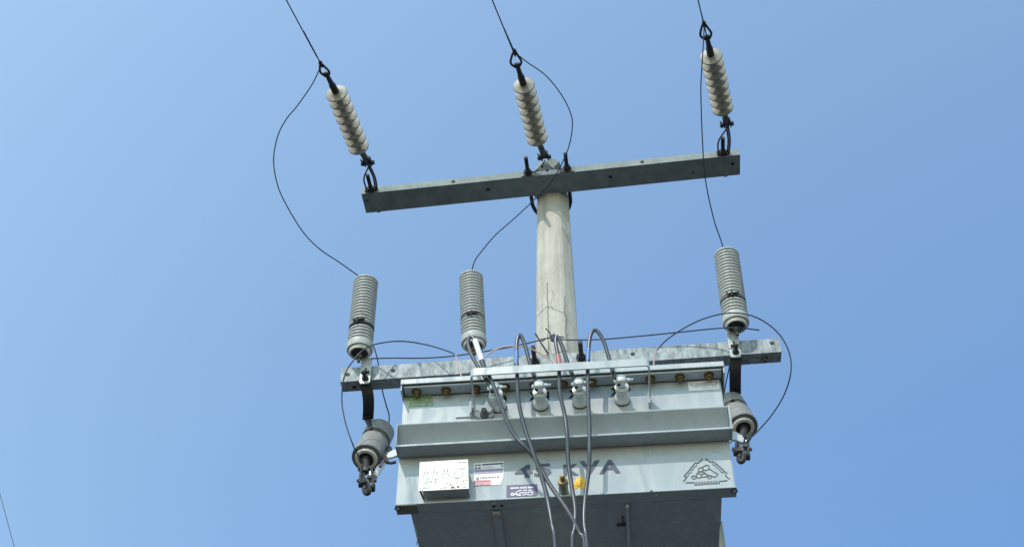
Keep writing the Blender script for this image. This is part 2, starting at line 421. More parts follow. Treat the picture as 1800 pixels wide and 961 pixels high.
# ------------------------------------------------------------------ insulator strings and line conductors
SAG = math.tan(R(9))
def sagpt(px, py, p0):                       # on the plane through the arm that sinks gently towards the viewer
    n = (UX.cross(V((0,-1,-SAG)))).normalized(); return PP(px, py, p0, n)
prof = [(-.024,.013),(-.018,.024),(-.010,.039),(-.004,.0485),(.000,.0505),(.0045,.0485),(.0055,.044),(.006,.03),(.009,.020),(.014,.015),(.015,.011)]
def scaled(prof, s): return [(a*s, b*s) for a, b in prof]
SHED = mesh_of(MB().lathe(scaled(prof, 1.0), (0,0,0), (0,0,1), 40), 'disc', 'insulator_disc', 35)
def string(anchor_px, loop, eye, rod0, s0, s1, rod1, end, lab, bolt_px=None):
    """loop = where the strap meets the clevis; rod1 = clevis end; s1..s0 discs from arm to line; eye = conductor clamp"""
    p0 = up_mid(anchor_px) - UY*.03
    q = lambda a: sagpt(a[0], a[1], p0)
    root = q(rod1)
    t = thing('insulator_string', lab, 'insulator', root, 'insulator strings dead-ending the line')
    a, b = q(s1), q(s0); d = (b-a).normalized()
    c0 = q(rod1); c1 = q(rod0)
    obj('core_rod', MB().tube([a - d*.03, b + d*.03], .0125, 12), 'disc_core', t)
    for k in range(8):
        share('disc', SHED, a + (b-a)*(k/7), d, t)
    # fitting on the arm side
    mb = MB().lathe([(0,.012),(.004,.015),((a-c0).length-.002,.0135),((a-c0).length,.017)], c0, a-c0, 14)
    obj('end_fitting', mb, 'iron_grey', t)
    side = d.cross(V((0,0,1))).normalized()
    mb = MB()
    for s in (-1, 1): mb.bar(c0 + d*.026 + side*s*.015, c0 - d*.026 + side*s*.015, side, .007, .026)
    cv = obj('clevis', mb, 'iron', t, bevel=.002)
    mb = MB().tube([c0 - side*.026 - d*.012, c0 + side*.036 - d*.012], .0065, 8)
    mb.lathe([(0,.0125),(.012,.0125)], c0 + side*.02 - d*.012, side, 6).lathe([(0,.012),(.010,.012)], c0 - side*.03 - d*.012, side, 6)
    mb.tube([c0 + side*.022 - d*.012 + d*.0, c0 + side*.03 + d*.02], .0035, 6)
    obj('clevis_pin', mb, 'iron', cv)
    # line end fitting
    mb = MB(); L = (c1-b).length
    mb.lathe([(0,.017),(.008,.0165),(L*.45,.0155),(L*.55,.012),(L*.8,.0105),(L,.009)], b, c1-b, 14)
    obj('end_fitting', mb, 'iron', t)
    # strap to the bolt
    if bolt_px:
        bp = up_mid(bolt_px)
        for s in (-1, 1):
            foot = bp + UX*s*.022 - UY*.012; kn = foot - UY*.045 + (c0-foot)*.15
            pts = smoothpts([foot + UY*.01, foot, kn - UX*s*(-.004), c0 - d*.02 + side*s*.006, c0 - d*.008], 6)
            obj('strap', MB().tube(pts, .0042, 8), 'iron_grey', t)
            if s > 0: obj('strap', MB().tube([p + UX*.009 for p in pts[:-6]], .0042, 8), 'iron_grey', t)
        obj('washer', MB().bar(bp - UX*.03 - UY*.006, bp + UX*.03 - UY*.006, UZ, .03, .008), 'iron', t, bevel=.002)
    # eye and preformed loop
    e0, e1 = q(eye), c1
    u = (e1-e0); w_ = side*u.length*.30
    loop_ = smoothpts([e0 - u*.12, e0 + u*.25 + w_*.7, e0 + u*.8 + w_*1.1, e1 + u*.18, e0 + u*.8 - w_*.9, e0 + u*.28 - w_*.5], 6, True)
    obj('line_loop', MB().tube(loop_, .0052, 8, True), 'iron', t)
    obj('line_clamp', MB().lathe([(-.022,.006),(-.012,.0095),(-.004,.006),(.004,.0085),(.014,.006)], e0, u, 10), 'iron', t)
    obj('pin_eye', MB().lathe([(-.012,.012),(.012,.012)], e1, side, 12), 'iron', t)
    return t, e0, d
s1_, E1, D1 = string(655, None, (565,114), (574,131), (592,165), (630,258), (646,284), None, 'leftmost grey disc insulator string, tied to the left end of the upper crossarm', 655)
s2_, E2, D2 = string(963, None, (905,93), (909,115), (921,151), (944,243), (957,274), None, 'middle grey disc insulator string, tied to the bracket at the pole top')
s3_, E3, D3 = string(1277, None, (1238,44), (1243,66), (1250,100), (1270,190), (1278,216), None, 'rightmost grey disc insulator string, tied to the right end of the upper crossarm', 1277)

def wire(name, pts, r, m, label, cat, group=None, sub=10, n=8):
    c = V(pts[0]); o = obj(name, MB().tube(smoothpts(pts, sub), r, n), m, o0=c)
    return tag(o, label, cat, group)
def sagline(E, top, apx):
    p0 = up_mid(apx) - UY*.03; a = sagpt(top[0], top[1], p0); m_ = sagpt(top[2], top[3], p0)
    far = a + (a-m_).normalized()*16 + V((0,0,1.6))
    return [E, m_, a, a + (a-m_).normalized()*4 + V((0,0,.12)), far]
LG = 'bare line conductors coming in overhead'
wire('line_conductor', sagline(E1, (503,0,534,56), 655), .0028, 'wire', 'thin dark overhead wire running to the left insulator string', 'power line', LG)
wire('line_conductor', sagline(E2, (865,0,886,50), 963), .0028, 'wire', 'thin dark overhead wire running to the middle insulator string', 'power line', LG)
wire('line_conductor', sagline(E3, (1227,0,1232,21), 1277), .0028, 'wire', 'thin dark overhead wire running to the right insulator string', 'power line', LG)

# ------------------------------------------------------------------ lower crossarm
LA = P(598, 671, YARM); LB = P(1374, 618, YARM)
LAt = P(597, 651, YARM); HL = .077; DL = .066
la, LX, LY, LZ = arm('crossarm', 'mottled galvanised steel crossarm low on the pole, just above the transformer lid', LA, LB, HL, DL, 'galv')
def on_lo(px, py): return PP(px, py, LA, LY)
for px, py in ((611,658),(691,651),(1357,603),(1112,622)): share('bolt_hole', HOLE, on_lo(px, py)-LY*.0012, LY, la)
for px, py in ((623,680),): share('bolt_hole', HOLE, PP(px, py, LA, LZ)-LZ*.0012, LZ, la)
share('bolt_head', STUB, PP(1344, 630, LA, LZ), -LZ, la)
for px, py in ((940,637),(1022,629)):
    share('bolt', BOLT_L, on_lo(px, py)-LY*.001, -LY, la)
cu = pole_c(LA.z+.05); e0, e1 = on_lo(940,637)+LY*.01, on_lo(1022,629)+LY*.01
mid = (e0+e1)/2; hw = (e1-e0).length/2; leg = .03 - mid.y
pts = [e0] + [mid + LY*leg - LX*hw*math.cos(math.pi*k/12) + LY*hw*math.sin(math.pi*k/12)*.95 for k in range(13)] + [e1]
obj('u_bolt', MB().tube(smoothpts(pts, 4), .0095, 10), 'iron', la)

# ------------------------------------------------------------------ surge arresters
RIB = mesh_of(MB().lathe([(-.0058,.043),(-.0048,.052),(-.003,.0553),(.0028,.0555),(.0046,.053),(.0058,.043)], (0,0,0), (0,0,1), 40), 'rib', 'arrester_rib', 50)
AG = 'ribbed surge arresters standing over the lower crossarm'
def arrester(top, bot, clamp_py, Y, lab, flip=1):
    b = P(bot[0], bot[1], Y); tz = P(top[0], top[1], Y)
    H = tz.z - b.z; d = V((tz.x-b.x, 0, H)).normalized(); H = (tz-b).length
    t = thing('surge_arrester', lab, 'surge arrester', b, AG)
    obj('core', MB().lathe([(.03,.05),(.032,.0445),(H-.004,.0445),(H,.035)], b, d, 32), 'shaft_grey', t)
    k = 0; n = 21
    zc = (P(bot[0], clamp_py+17, Y).z - b.z)
    for i in range(n):
        h = .055 + (H-.062)*i/(n-1)
        if abs(h-zc) < .008: continue
        share('rib', RIB, b + d*h, d, t)
    sk = MB().lathe([(.046,.046),(.040,.057),(.012,.0575),(.004,.055),(.003,.046),(.03,.044)], b, d, 40)
    sk = obj('base_skirt', sk, 'rib', t)
    co = MB().lathe([(.02,.046),(-.006,.0465),(-.012,.044),(-.012,.037),(.015,.035)], b, d, 36); co = obj('collar', co, 'cream', t)
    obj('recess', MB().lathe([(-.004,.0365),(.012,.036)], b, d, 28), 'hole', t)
    obj('terminal', MB().lathe([(0,.011),(-.02,.011),(-.022,.014),(-.034,.014),(-.036,.007),(-.055,.007)], b - d*.003, d, 12), 'brass' if flip == 0 else 'iron_grey', t)
    c = b + d*zc
    cb = MB().lathe([(-.006,.047),(-.005,.0562),(.005,.0562),(.006,.047)], c, d, 36); band = obj('clamp_band', cb, 'shaft_grey', t)
    f = c + V((-.006*flip,-.06,.0))
    mb = MB().bar(f + V((-.022,0,-.002)), f + V((.030,0,.004)), (0,1,0), .010, .008)
    mb.bar(f + V((-.004,-.003,-.016)), f + V((.0,-.003,.016)), (0,1,0), .008, .008).bar(f + V((-.022,-.001,.012)), f + V((-.018,-.001,-.012)), (0,1,0), .008, .006)
    obj('clamp_screw', mb, 'iron', band, bevel=.002)
    obj('top_stud', MB().lathe([(0,.03),(.006,.03),(.008,.008),(.03,.008)], b + d*H, d, 14), 'iron_grey', t)
    return b, d, H
YA = YARM - .045
A1 = arrester((643,496), (632,618), 561, YA, 'leftmost pale ribbed arrester, standing at the left end of the lower crossarm')
A2 = arrester((828,488), (833,606), 549, YARM+.08, 'middle pale ribbed arrester, a white-sleeved cable looping before its base', 0)
A3 = arrester((1277,448), (1294,571), 515, YA, 'rightmost pale ribbed arrester, standing near the right end of the lower crossarm')

# ------------------------------------------------------------------ fuse cutouts and their brackets
BG = 'cutout brackets clamped on the lower crossarm'; CG = 'fuse cutouts hung below the lower crossarm'
def bracket(px, py, lab):      # px,py: plate centre in the photo
    c = on_lo(px, py) - LY*.004
    t = thing('cutout_bracket', lab, 'bracket', c, BG)
    top = on_lo(px+1, py-24); lo = on_lo(px-1, py+13)
    mb = MB(); ww = .046; ch = .007
    H0 = c.z; z0 = lo.z - .012; z1 = top.z + .012; yy = c.y - .009
    poly = [(-ww/2+ch,z0),(ww/2-ch,z0),(ww/2,z0+ch),(ww/2,z1-ch),(ww/2-ch,z1),(-ww/2+ch,z1),(-ww/2,z1-ch),(-ww/2,z0+ch)]
    mb.prism([V((c.x+x, yy, z)) for x, z in poly], (0,.007,0))
    plate = obj('plate', mb, 'plate', t, bevel=.001)
    mb = MB().bar(V((c.x, yy-.001, z0+.028)), V((c.x, yy-.001, z0+.085)), (1,0,0), .008, .002)
    obj('slot', mb, 'hole', plate)
    share('bolt', bolt_mesh('bolt', .05, .0065, 'iron'), V((c.x+.002, yy, z0+.026)), TOW, plate)
    mb = MB().tube([V((c.x-.016, yy-.008, z0+.056)), V((c.x+.018, yy-.008, z0+.058))], .0055, 8); obj('cross_pin', mb, 'iron', plate)
    # strap sweeping back under the arm, then the pin
    ya = c.y
    pts = [V((c.x+.002, ya+.0, z0+.012)), V((c.x+.004, ya+.05, z0-.030)), V((0, ya+.12, z0-.040)), V((0, ya+.19, z0-.036))]
    for p, py_ in ((pts[1], py+30), (pts[2], py+50), (pts[3], py+71)): p.x = PZ(px+2, py_, p.z).x
    pts = smoothpts(pts, 5); mb = MB()
    a = []; hw_ = .024
    for p in pts: a += [p + V((-hw_,0,0)), p + V((hw_,0,0)), p + V((hw_,0,.008)), p + V((-hw_,0,.008))]
    for i in range(len(pts)-1):
        for k in range(4): mb.f.append((i*4+k, i*4+(k+1) % 4, i*4+4+(k+1) % 4, i*4+4+k))
    mb.v = a; mb.f += [(3,2,1,0), tuple(len(a)-4+k for k in range(4))]
    obj('strap', mb, 'iron', t, smooth=40)
    return t, pts[-1]
bl, kl = bracket(643, 660, 'pale slotted bracket on the left end of the lower crossarm under the left arrester')
brr, kr = bracket(1291, 614, 'pale slotted bracket on the right end of the lower crossarm under the right arrester')

def cutout(near, far, band, pin_top_px, lab, bent, t_b, strap_end, tail):
    """near = px of the lower end face centre; far = upper end; both on a body that leans toward the viewer at its foot"""
    Yn = YARM + .12
    a = P(near[0], near[1], Yn)
    v = (CAM - a).normalized()
    im = (rgt*(near[0]-far[0]) - upv*(near[1]-far[1])).normalized()
    ang = R(30)
    d = -(v*math.cos(ang) + im*math.sin(ang)); d.normalize()         # from the near end up and back
    L = ((V((near[0],near[1])) - V((far[0],far[1]))).length) * (a-CAM).dot(fwd)/F / math.sin(ang)
    t = thing('fuse_cutout', lab, 'fuse cutout', a, CG)
    rr = .064
    body = MB().lathe([(.0,.046),(.001,rr),(.012,rr+.001),(.016,rr),(L*.50,rr-.001),(L*.505,rr-.012),(L*.62,rr-.012),(L*.625,rr-.001),(L-.012,rr-.001),(L-.004,rr-.006),(L,rr-.02)], a, d, 40)
    obj('porcelain_body', body, 'porcelain', t)
    obj('end_rim', MB().lathe([(-.004,.046),(-.005,.0635),(.002,.0648),(.004,.055)], a, d, 40), 'shaft_grey', t, label='darker grey rim ring at the lower end')
    obj('collar', MB().lathe([(.01,.047),(-.012,.0475),(-.017,.045),(-.017,.033),(.02,.031)], a, d, 36), 'cream', t)
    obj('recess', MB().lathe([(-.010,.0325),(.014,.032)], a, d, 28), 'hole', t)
    bnd = a + d*L*.562
    obj('band', MB().lathe([(-.014,rr-.012),(-.013,rr-.0065),(.013,rr-.0065),(.014,rr-.012)], bnd, d, 36), 'iron_grey', t)
    # mounting pin from the bracket strap down to the band
    top = strap_end; v2 = (CAM-bnd).normalized(); nn = (v2 - d*v2.dot(d)).normalized(); lat = d.cross(nn)
    if lat.dot(rgt)*bent > 0: lat = -lat
    ph = R(37) if bent > 0 else R(16)
    hit = bnd + (nn*math.cos(ph) + lat*math.sin(ph))*(rr-.004)
    obj('mounting_pin', MB().tube([top + V((0,-.03,.0)), top + (hit-top)*.12, hit], [.017,.014,.008], 12), 'iron', t)
    # hinge hardware hanging from the lower end
    sx = rgt; dn = V((0,0,-1))
    s0 = a - d*.012
    dd = (-d*.42 + dn*.68 + sx*(.17 if tail else -.24)).normalized()
    mb = MB().tube([s0 + d*.03, s0 - d*.012, s0 + dd*.07], [.017,.016,.013], 12)
    obj('lower_stem', mb, 'iron', t)
    h0 = s0 + dd*.055
    mb = MB(); 
    for s in (-1, 1):
        mb.bar(h0 + sx*s*.021, h0 + dd*(.100 + s*.012) + sx*s*.026, sx, .011, .030)
        mb.lathe([(-.007,.018),(.007,.018)], h0 + dd*(.098 + s*.012) + sx*s*.026, sx, 14)
    mb.bar(h0 - sx*.034, h0 + sx*.034, dd, .018, .02)
    hinge = obj('hinge', mb, 'iron', t, bevel=.002)
    mb = MB().tube([h0 + dd*.07 - sx*.04, h0 + dd*.07 + sx*.04], .0085, 10)
    mb.lathe([(-.018,.016),(.004,.017)], h0 + dd*.02 - sx*.006, dd, 10)
    mb.bar(h0 + dd*.03 - sx*.012, h0 + dd*.12 - sx*.008, sx, .010, .016)
    mb.tube([h0 + dd*.045 - sx*.020 - v*.012, h0 + dd*.075 + sx*.004 + v*.020, h0 + dd*.11 + sx*.012 + v*.004], [.007,.009,.006], 8)
    mb.lathe([(-.010,.011),(.010,.011)], h0 + dd*.052 + sx*.012 + v*.016, sx, 6).lathe([(-.004,.014),(.004,.014)], h0 + dd*.085 - sx*.010 + v*.014, dd, 6)
    obj('trunnion', mb, 'iron_grey', hinge, bevel=.0015)
    ring = []
    rc = h0 + dd*.120; 
    for k in range(14):
        q = 2*math.pi*k/14; ring.append(rc + sx*math.cos(q)*.011 + dd*math.sin(q)*.024 + v*math.cos(q)*.008)
    obj('pull_ring', MB().tube(ring, .0105, 8, True), 'iron', hinge)
    mb = MB().bar(h0 + sx*.018 + dd*.015 + v*.012, h0 + sx*.022 + dd*.06 + v*.012, sx, .014, .003); obj('contact_plate', mb, 'alu', hinge)
    if tail:
        # fuse tube alongside the body and the upper hook
        f0 = h0 + dd*.05 + sx*.03 - v*.04; f1 = a + d*(L*.75) + sx*.095 - v*.02
        obj('fuse_tube', MB().tube([f0, f0 + (f1-f0)*.5], .0145, 14), 'white', t)
        hk = [a + d*L*.35 + sx*.072, a + d*L*.16 + sx*.085, a + d*L*.02 + sx*.072 , a - d*.03 + sx*.088 , a - d*.045 + sx*.108, a - d*.036 + sx*.128]
        obj('hook', MB().tube(smoothpts(hk, 5), [.012]*6+[.011]*6+[.009]*6+[.0065]*8, 10), 'iron', t)
        obj('fuse_tail', MB().tube([a - d*.02 + sx*.075, a - d*.075 + sx*.072], [.004,.006], 8), 'purple', t)
    return a, d, L, h0
C1 = cutout((645,804), (668,758), (649,768), None, 'grey porcelain fuse cutout hanging in full view left of the transformer', 1, bl, kl, True)
C2 = cutout((1305,750), (1283,711), (1290,722), None, 'grey porcelain fuse cutout at the right, half hidden behind the transformer edge', -1, brr, kr, False)

# ------------------------------------------------------------------ transformer
YF = -.74                       # front edge of the lid
FL = .055                       # flange overhang
YP = YF + FL                    # the front wall
YB = YP + .46                   # back of the tank
lidL, lidR = P(707, 667, YF), P(1270, 638, YF)
zl = (lidL.z+lidR.z)/2          # lid top
zlb = zl - .017
xl, xr = lidL.x, lidR.x
wl = (P(711,691,YP).x + P(699,800,YP).x + P(697,880,YP).x)/3; wr = (P(1267,662,YP).x + P(1282,780,YP).x + P(1291,850,YP).x)/3
zlip = (P(695,886,YP-.012).z + P(1295,852,YP-.012).z)/2
TR = thing('transformer', 'big pale grey green pole transformer marked 45 kVA, hung in front of the pole', 'transformer', ((xl+xr)/2, YP, zlip))
# lid: a shallow tray with turned-down rim
mb = MB().box((xl, YF, zlb), (xr, YB+FL, zl))
lid = obj('lid', mb, 'paint', TR, bevel=.004)
rim = MB().box((xl-.004, YF-.004, zlb-.004), (xr+.004, YF+.001, zl+.003)); obj('lid_rim', rim, 'paint_pale', lid, bevel=.0015)
for s, x in ((-1, xl), (1, xr)):
    rim = MB().box((x-.004 if s < 0 else x-.001, YF+.0015, zlb-.030), (x+.001 if s < 0 else x+.004, YB+FL, zl)); obj('lid_edge', rim, 'paint', lid)
obj('gasket', MB().box((xl+.006, YF+.004, zlb-.0065), (xr-.006, YP-.001, zlb-.0015)), 'iron_grey', lid)
obj('tank_flange', MB().box((xl+.007, YF+.006, zlb-.014), (xr-.007, YP-.0015, zlb-.007)), 'paint', lid)
GB = MB().lathe([(0,.019),(.003,.019)], (0,0,0), (0,0,1), 20).lathe([(.003,.0135),(.013,.0135),(.015,.011)], (0,0,0), (0,0,1), 6).lathe([(.015,.0075),(.021,.0075),(.023,.005)], (0,0,0), (0,0,1), 12)
GB = mesh_of(GB, 'brass', 'flange_bolt', 30)
for px in (731,783,835,887,939,989,1040,1091,1143,1195,1246):
    py = 681 - (px-731)*.0565; p = PZ(px, py, zlb-.014); share('flange_bolt', GB, (p.x, YF+FL*.56, zlb-.0145), (0,0,-1), lid)
# tank
PT = .048
uxl, uxr = PZ(722,903,zlip).x, PZ(1269,870,zlip).x
mb = MB().box((wl, YP, zlip+.001), (wr, YP+PT, zlb-.015))
tank = obj('front_panel', mb, 'paint', TR, bevel=.003)
obj('tank_body', MB().box((uxl, YP+PT+.001, zlip+.0005), (uxr, YB, zlb-.001)), 'paint', TR, bevel=.003)
# stiffening channel across the front
ct = (P(703,743,YP-.068).z + P(1279,714,YP-.068).z)/2; cbm = (P(698,785,YP-.068).z + P(1283,752,YP-.068).z)/2
cxl = (P(702,743,YP-FL).x + P(697,785,YP-FL).x)/2; cxr = (P(1279,714,YP-FL).x + P(1283,751,YP-FL).x)/2
CD = .068; th = .005
mb = MB().box((cxl, YP-CD, cbm-.001), (cxr, YP-.0015, cbm+.008))
for x0, x1 in ((cxl, cxr),):
    mb.prism([V((x0, YP-CD, ct-.0045)), V((x0, YP-CD, ct)), V((x0, YP-.0015, ct)), V((x0, YP-.0015, cbm+.0085)), V((x0, YP-.007, cbm+.0085)), V((x0, YP-.007, ct-.076))], (x1-x0, 0, 0))
ch = obj('stiffening_channel', mb, 'paint', TR, bevel=.0012)
for x0, x1 in ((cxl-.0045, cxl-.0003), (cxr+.0003, cxr+.0065)):
    obj('end_plate', MB().box((x0, YP-CD-.002, cbm-.002), (x1, YP-.002, ct+.001)), 'paint', ch, bevel=.001)
# base flange
bxl = P(694,889,YP-.012).x; bxr = P(1295,854,YP-.012).x
mb = MB().box((bxl, YP-.012, zlip-.006), (bxr, YP+.045, zlip)); base = obj('base_flange', mb, 'paint', TR, bevel=.001)
obj('flange_end', MB().box((bxl+.001, YP-.0105, zlip-.0085), (bxl+.075, YP+.043, zlip-.0065)), 'rust', base)
for p in (PZ(699,892,zlip-.009), PZ(1291,862,zlip-.009)):
    obj('lug_hole', MB().lathe([(0,.007),(.0015,.007)], V((p.x, YP+.004, zlip-.0102)), (0,0,1), 16), 'white', base)
    obj('lug_ring', MB().tube([V((p.x+math.cos(a)*.0095, YP+.004+math.sin(a)*.0095, zlip-.0095)) for a in [2*math.pi*k/16 for k in range(16)]], .0025, 6, True), 'hole', base)
# underside
mb = MB().box((uxl+.002, YP+PT, zlip-.004), (uxr-.002, YB-.001, zlip+.0002)); und = obj('tank_bottom', mb, 'paint', TR)
for pxa, wdt in ((877,.030),(1104,.013)):
    p = PZ(pxa, 925, zlip-.006); obj('bottom_stiffener', MB().box((p.x-wdt/2, YP+.05, zlip-.020), (p.x+wdt/2, YB-.01, zlip-.0045)), 'paint_white' if wdt < .02 else 'paint', und, bevel=.002)
for px, py in ((868,889),(882,888)):
    p = PZ(px, py, zlip-.006); obj('drip_hole', MB().lathe([(0,.006),(.0015,.006)], V((p.x, p.y, zlip-.0078)), (0,0,1), 10), 'hole', base)
for px, py in ((1145,862),(868,884),(885,897),(858,890),(1153,869)):
    p = PZ(px, py, zlip-.006); obj('rivet', MB().lathe([(0,.006),(.003,.004)], V((p.x, p.y, zlip-.0062)), (0,0,-1), 10), 'paint_white', base if py < 895 else und)
p = PZ(1095, 921, zlip-.006)
mb = MB().box((p.x-.022, p.y-.004, zlip-.012), (p.x+.018, p.y+.004, zlip-.0045)).box((p.x-.002, p.y-.05, zlip-.010), (p.x+.002, p.y-.0045, zlip-.0045)); obj('bottom_clip', mb, 'iron_grey', und)
for px, py in ((1087,933),(1099,932),(1093,887)):
    p = PZ(px, py, zlip-.004); obj('weld_spot', MB().lathe([(0,.004),(.002,.003)], V((p.x, p.y, zlip-.0042)), (0,0,-1), 8), 'paint_white', und)
for pts in ([(1257,899),(1260,907),(1263,917)], [(886,938),(886,945),(888,952)], [(729,920),(734,944),(732,956)]):
    q = [PZ(x, y, zlip-.0045) for x, y in pts]; obj('weld_bead', MB().tube(smoothpts(q, 5), .0022, 6), 'paint_white', und)
# slanting radiator fins hung at the rear right
for k, (pa_, pb_) in enumerate(((1262.5,1266.5),(1267.5,1271),(1272,1276.5))):
    yk = YP + .21 + k*.03; xt = 1265.5 + k*1.2
    q = [P(xt, 914, yk), P(xt+1.4, 914, yk), P(pb_+3, 985, yk), P(pa_, 985, yk)]
    obj('radiator_fin', MB().prism(q, (0,.010,0)), 'paint_pale', TR, bevel=.001)
# lifting lugs: curved hooks at both sides
def lug(cpx, s):
    q = [P(x, y, YP+.10) for x, y in cpx]
    mb = MB().prism(q, (0,.010,0)); obj('lifting_lug', mb, 'paint_white', TR, bevel=.001)
lug([(700,787),(690,790),(682,795),(679,800),(682,804),(689,803),(697,800),(706,801),(706,787)][::-1], -1)
lug([(1279,756),(1294,758),(1303,763),(1308,770),(1306,777),(1296,774),(1288,772),(1284,776),(1279,778)], 1)

# LV bushings
def face(px, py, off=.0): return P(px, py, YP-off)
def bushing(px, py, turn=0, ln=.115):
    c = face(px, py-1); d = V((turn*.12, -1, .10)).normalized()
    mb = MB().lathe([(0,.0285),(.010,.0285),(.020,.027),(.024,.0225),(.050,.0205),(.052,.019)], c, d, 28)
    b = obj('bushing', mb, 'bush', TR)
    obj('gasket', MB().lathe([(-.002,.0297),(.0035,.0297)], c - d*.0012, d, 28), 'hole', b)
    obj('cap', MB().lathe([(.050,.0215),(.056,.026),(.070,.0255),(.072,.018)], c, d, 24), 'bush', b)
    s = V((1,0,0)); u = d.cross(s)
    t0 = c + d*.072
    mb = MB().lathe([(0,.013),(.026,.012)], t0, d, 12)
    mb.bar(t0 + d*.026 - s*.019, t0 + d*.026 + s*.017, d, .018, .026).lathe([(0,.019),(.006,.019),(.011,.015),(.013,.006)], t0 + d*.034, d, 14)
    mb.lathe([(0,.009),(.010,.009)], t0 + d*.022 - s*.018 + u*.004, -s, 6)
    cl = obj('terminal_clamp', mb, 'alu', b, bevel=.003)
    mb = MB().tube([t0 + d*.030 + s*.016, t0 + d*.030 + s*.044], .0042, 8).lathe([(0,.0075),(.012,.0075)], t0 + d*.030 + s*.018, s, 6)
    obj('clamp_bolt', mb, 'alu', b)
    obj('clamp_hole', MB().lathe([(0,.006),(.002,.006)], t0 + d*.022 - s*.010 + V((0,-.0,-.0135)), (0,0,-1), 10), 'hole', b)
    return t0 + d*.028
BT = [bushing(877, 716, -.6), bushing(951, 713), bushing(1020, 709), bushing(1094, 704)]
# oval plate, plug and lever beside the first bushing
mb = MB(); pts = [face(851+17*math.cos(a), 729+8*math.sin(a), .0015) for a in [2*math.pi*k/24 for k in range(24)]]
mb.prism(pts, (0,-.012,0)); pl_ = obj('tap_plate', mb, 'paint_white', TR, bevel=.002)
obj('plug', MB().lathe([(0,.016),(.014,.016),(.016,.012),(.034,.011)], face(852,731,.013), (0,-1,.1), 8), 'iron_grey', pl_)
mb = MB().prism([face(x, y, .004) for x, y in ((849,724),(858,703),(866,694),(872,700),(870,722),(862,731))], (0,-.02,0)); obj('tap_lever', mb, 'paint', TR, bevel=.003)
# cable guard bar
zf = P(832, 733, YP).z; ybar = YP - .142
zbar = (P(826, 659, ybar).z + P(1142, 642, ybar).z)/2
gl = P(826, 656, ybar).x; gr_ = P(1142, 640, ybar).x
zfr = zf + .0
gh = .034
mb = MB()
rad = .018; xs0, xs1 = gl, gr_
path = [V((xs0+.003, YP-.002, zf)), V((xs0, ybar+rad, zf))]
for k in range(1, 6): a = R(90*k/6); path.append(V((xs0+rad-rad*math.cos(a), ybar+rad-rad*math.sin(a), zf)))
path.append(V((xs0+rad, ybar, zf))); path.append(V((xs1-rad, ybar, zf)))
for k in range(1, 6): a = R(90*k/6); path.append(V((xs1-rad+rad*math.sin(a), ybar+rad-rad*math.cos(a), zf)))
path += [V((xs1, ybar+rad, zf)), V((xs1-.003, YP-.002, zf))]
for p in path: p.z = zf + (zbar-zf)*min(1, (YP-p.y)/(.142-rad))
vs = []; tk = .0055
for i, p in enumerate(path):
    t = (path[min(i+1, len(path)-1)] - path[max(i-1, 0)]); nn = V((t.y, -t.x, 0)).normalized()
    inn = p - nn*tk if True else p
    vs += [p, inn, inn + V((0,0,gh)), p + V((0,0,gh))]
mb.v = vs
for i in range(len(path)-1):
    for k in range(4): mb.f.append((i*4+k, i*4+(k+1) % 4, i*4+4+(k+1) % 4, i*4+4+k))
mb.f += [(3,2,1,0), tuple(len(vs)-4+k for k in range(4))]
gd = obj('cable_guard', mb, 'paint_pale', TR, smooth=40)
for x in (xs0, xs1):
    obj('guard_foot', MB().box((x-.012, YP-.034, zf-.004), (x-.0045 if x == xs0 else x-.012+.0075, YP-.0008, zf+.05)), 'paint', gd, bevel=.001)
obj('weld_bead', MB().tube([face(801,733,.002), face(828,731.5,.002)], .004, 6), 'paint', tank)

# ---- flat print on the front wall
def ribbon(mb, pts, wpx, off=.0016, thick=.0006, closed=False):
    q = [V((x, y)) for x, y in pts]
    m_ = len(q)
    L_, R_ = [], []
    for i in range(m_):
        if closed: t = q[(i+1) % m_] - q[i-1]
        else: t = q[min(i+1, m_-1)] - q[max(i-1, 0)]
        t.normalize(); nn = V((-t.y, t.x))*wpx/2
        L_.append(face(*(q[i]+nn), off)); R_.append(face(*(q[i]-nn), off))
    base = len(mb.v); mb.v += L_ + R_
    for i in range(m_ if closed else m_-1):
        j = (i+1) % m_; mb.f.append((base+i, base+j, base+m_+j, base+m_+i))
    return mb
def quadpx(mb, c, off): mb.add([face(x, y, off) for x, y in c], [(0,1,2,3)]); return mb
def sub_quad(c, u0, v0, u1, v1):        # part of a px quad (TL,TR,BR,BL)
    def at(u, v_):
        a = V(c[0]).lerp(V(c[1]), u); b = V(c[3]).lerp(V(c[2]), u); p = a.lerp(b, v_); return (p.x, p.y)
    return [at(u0,v0), at(u1,v0), at(u1,v1), at(u0,v1)]
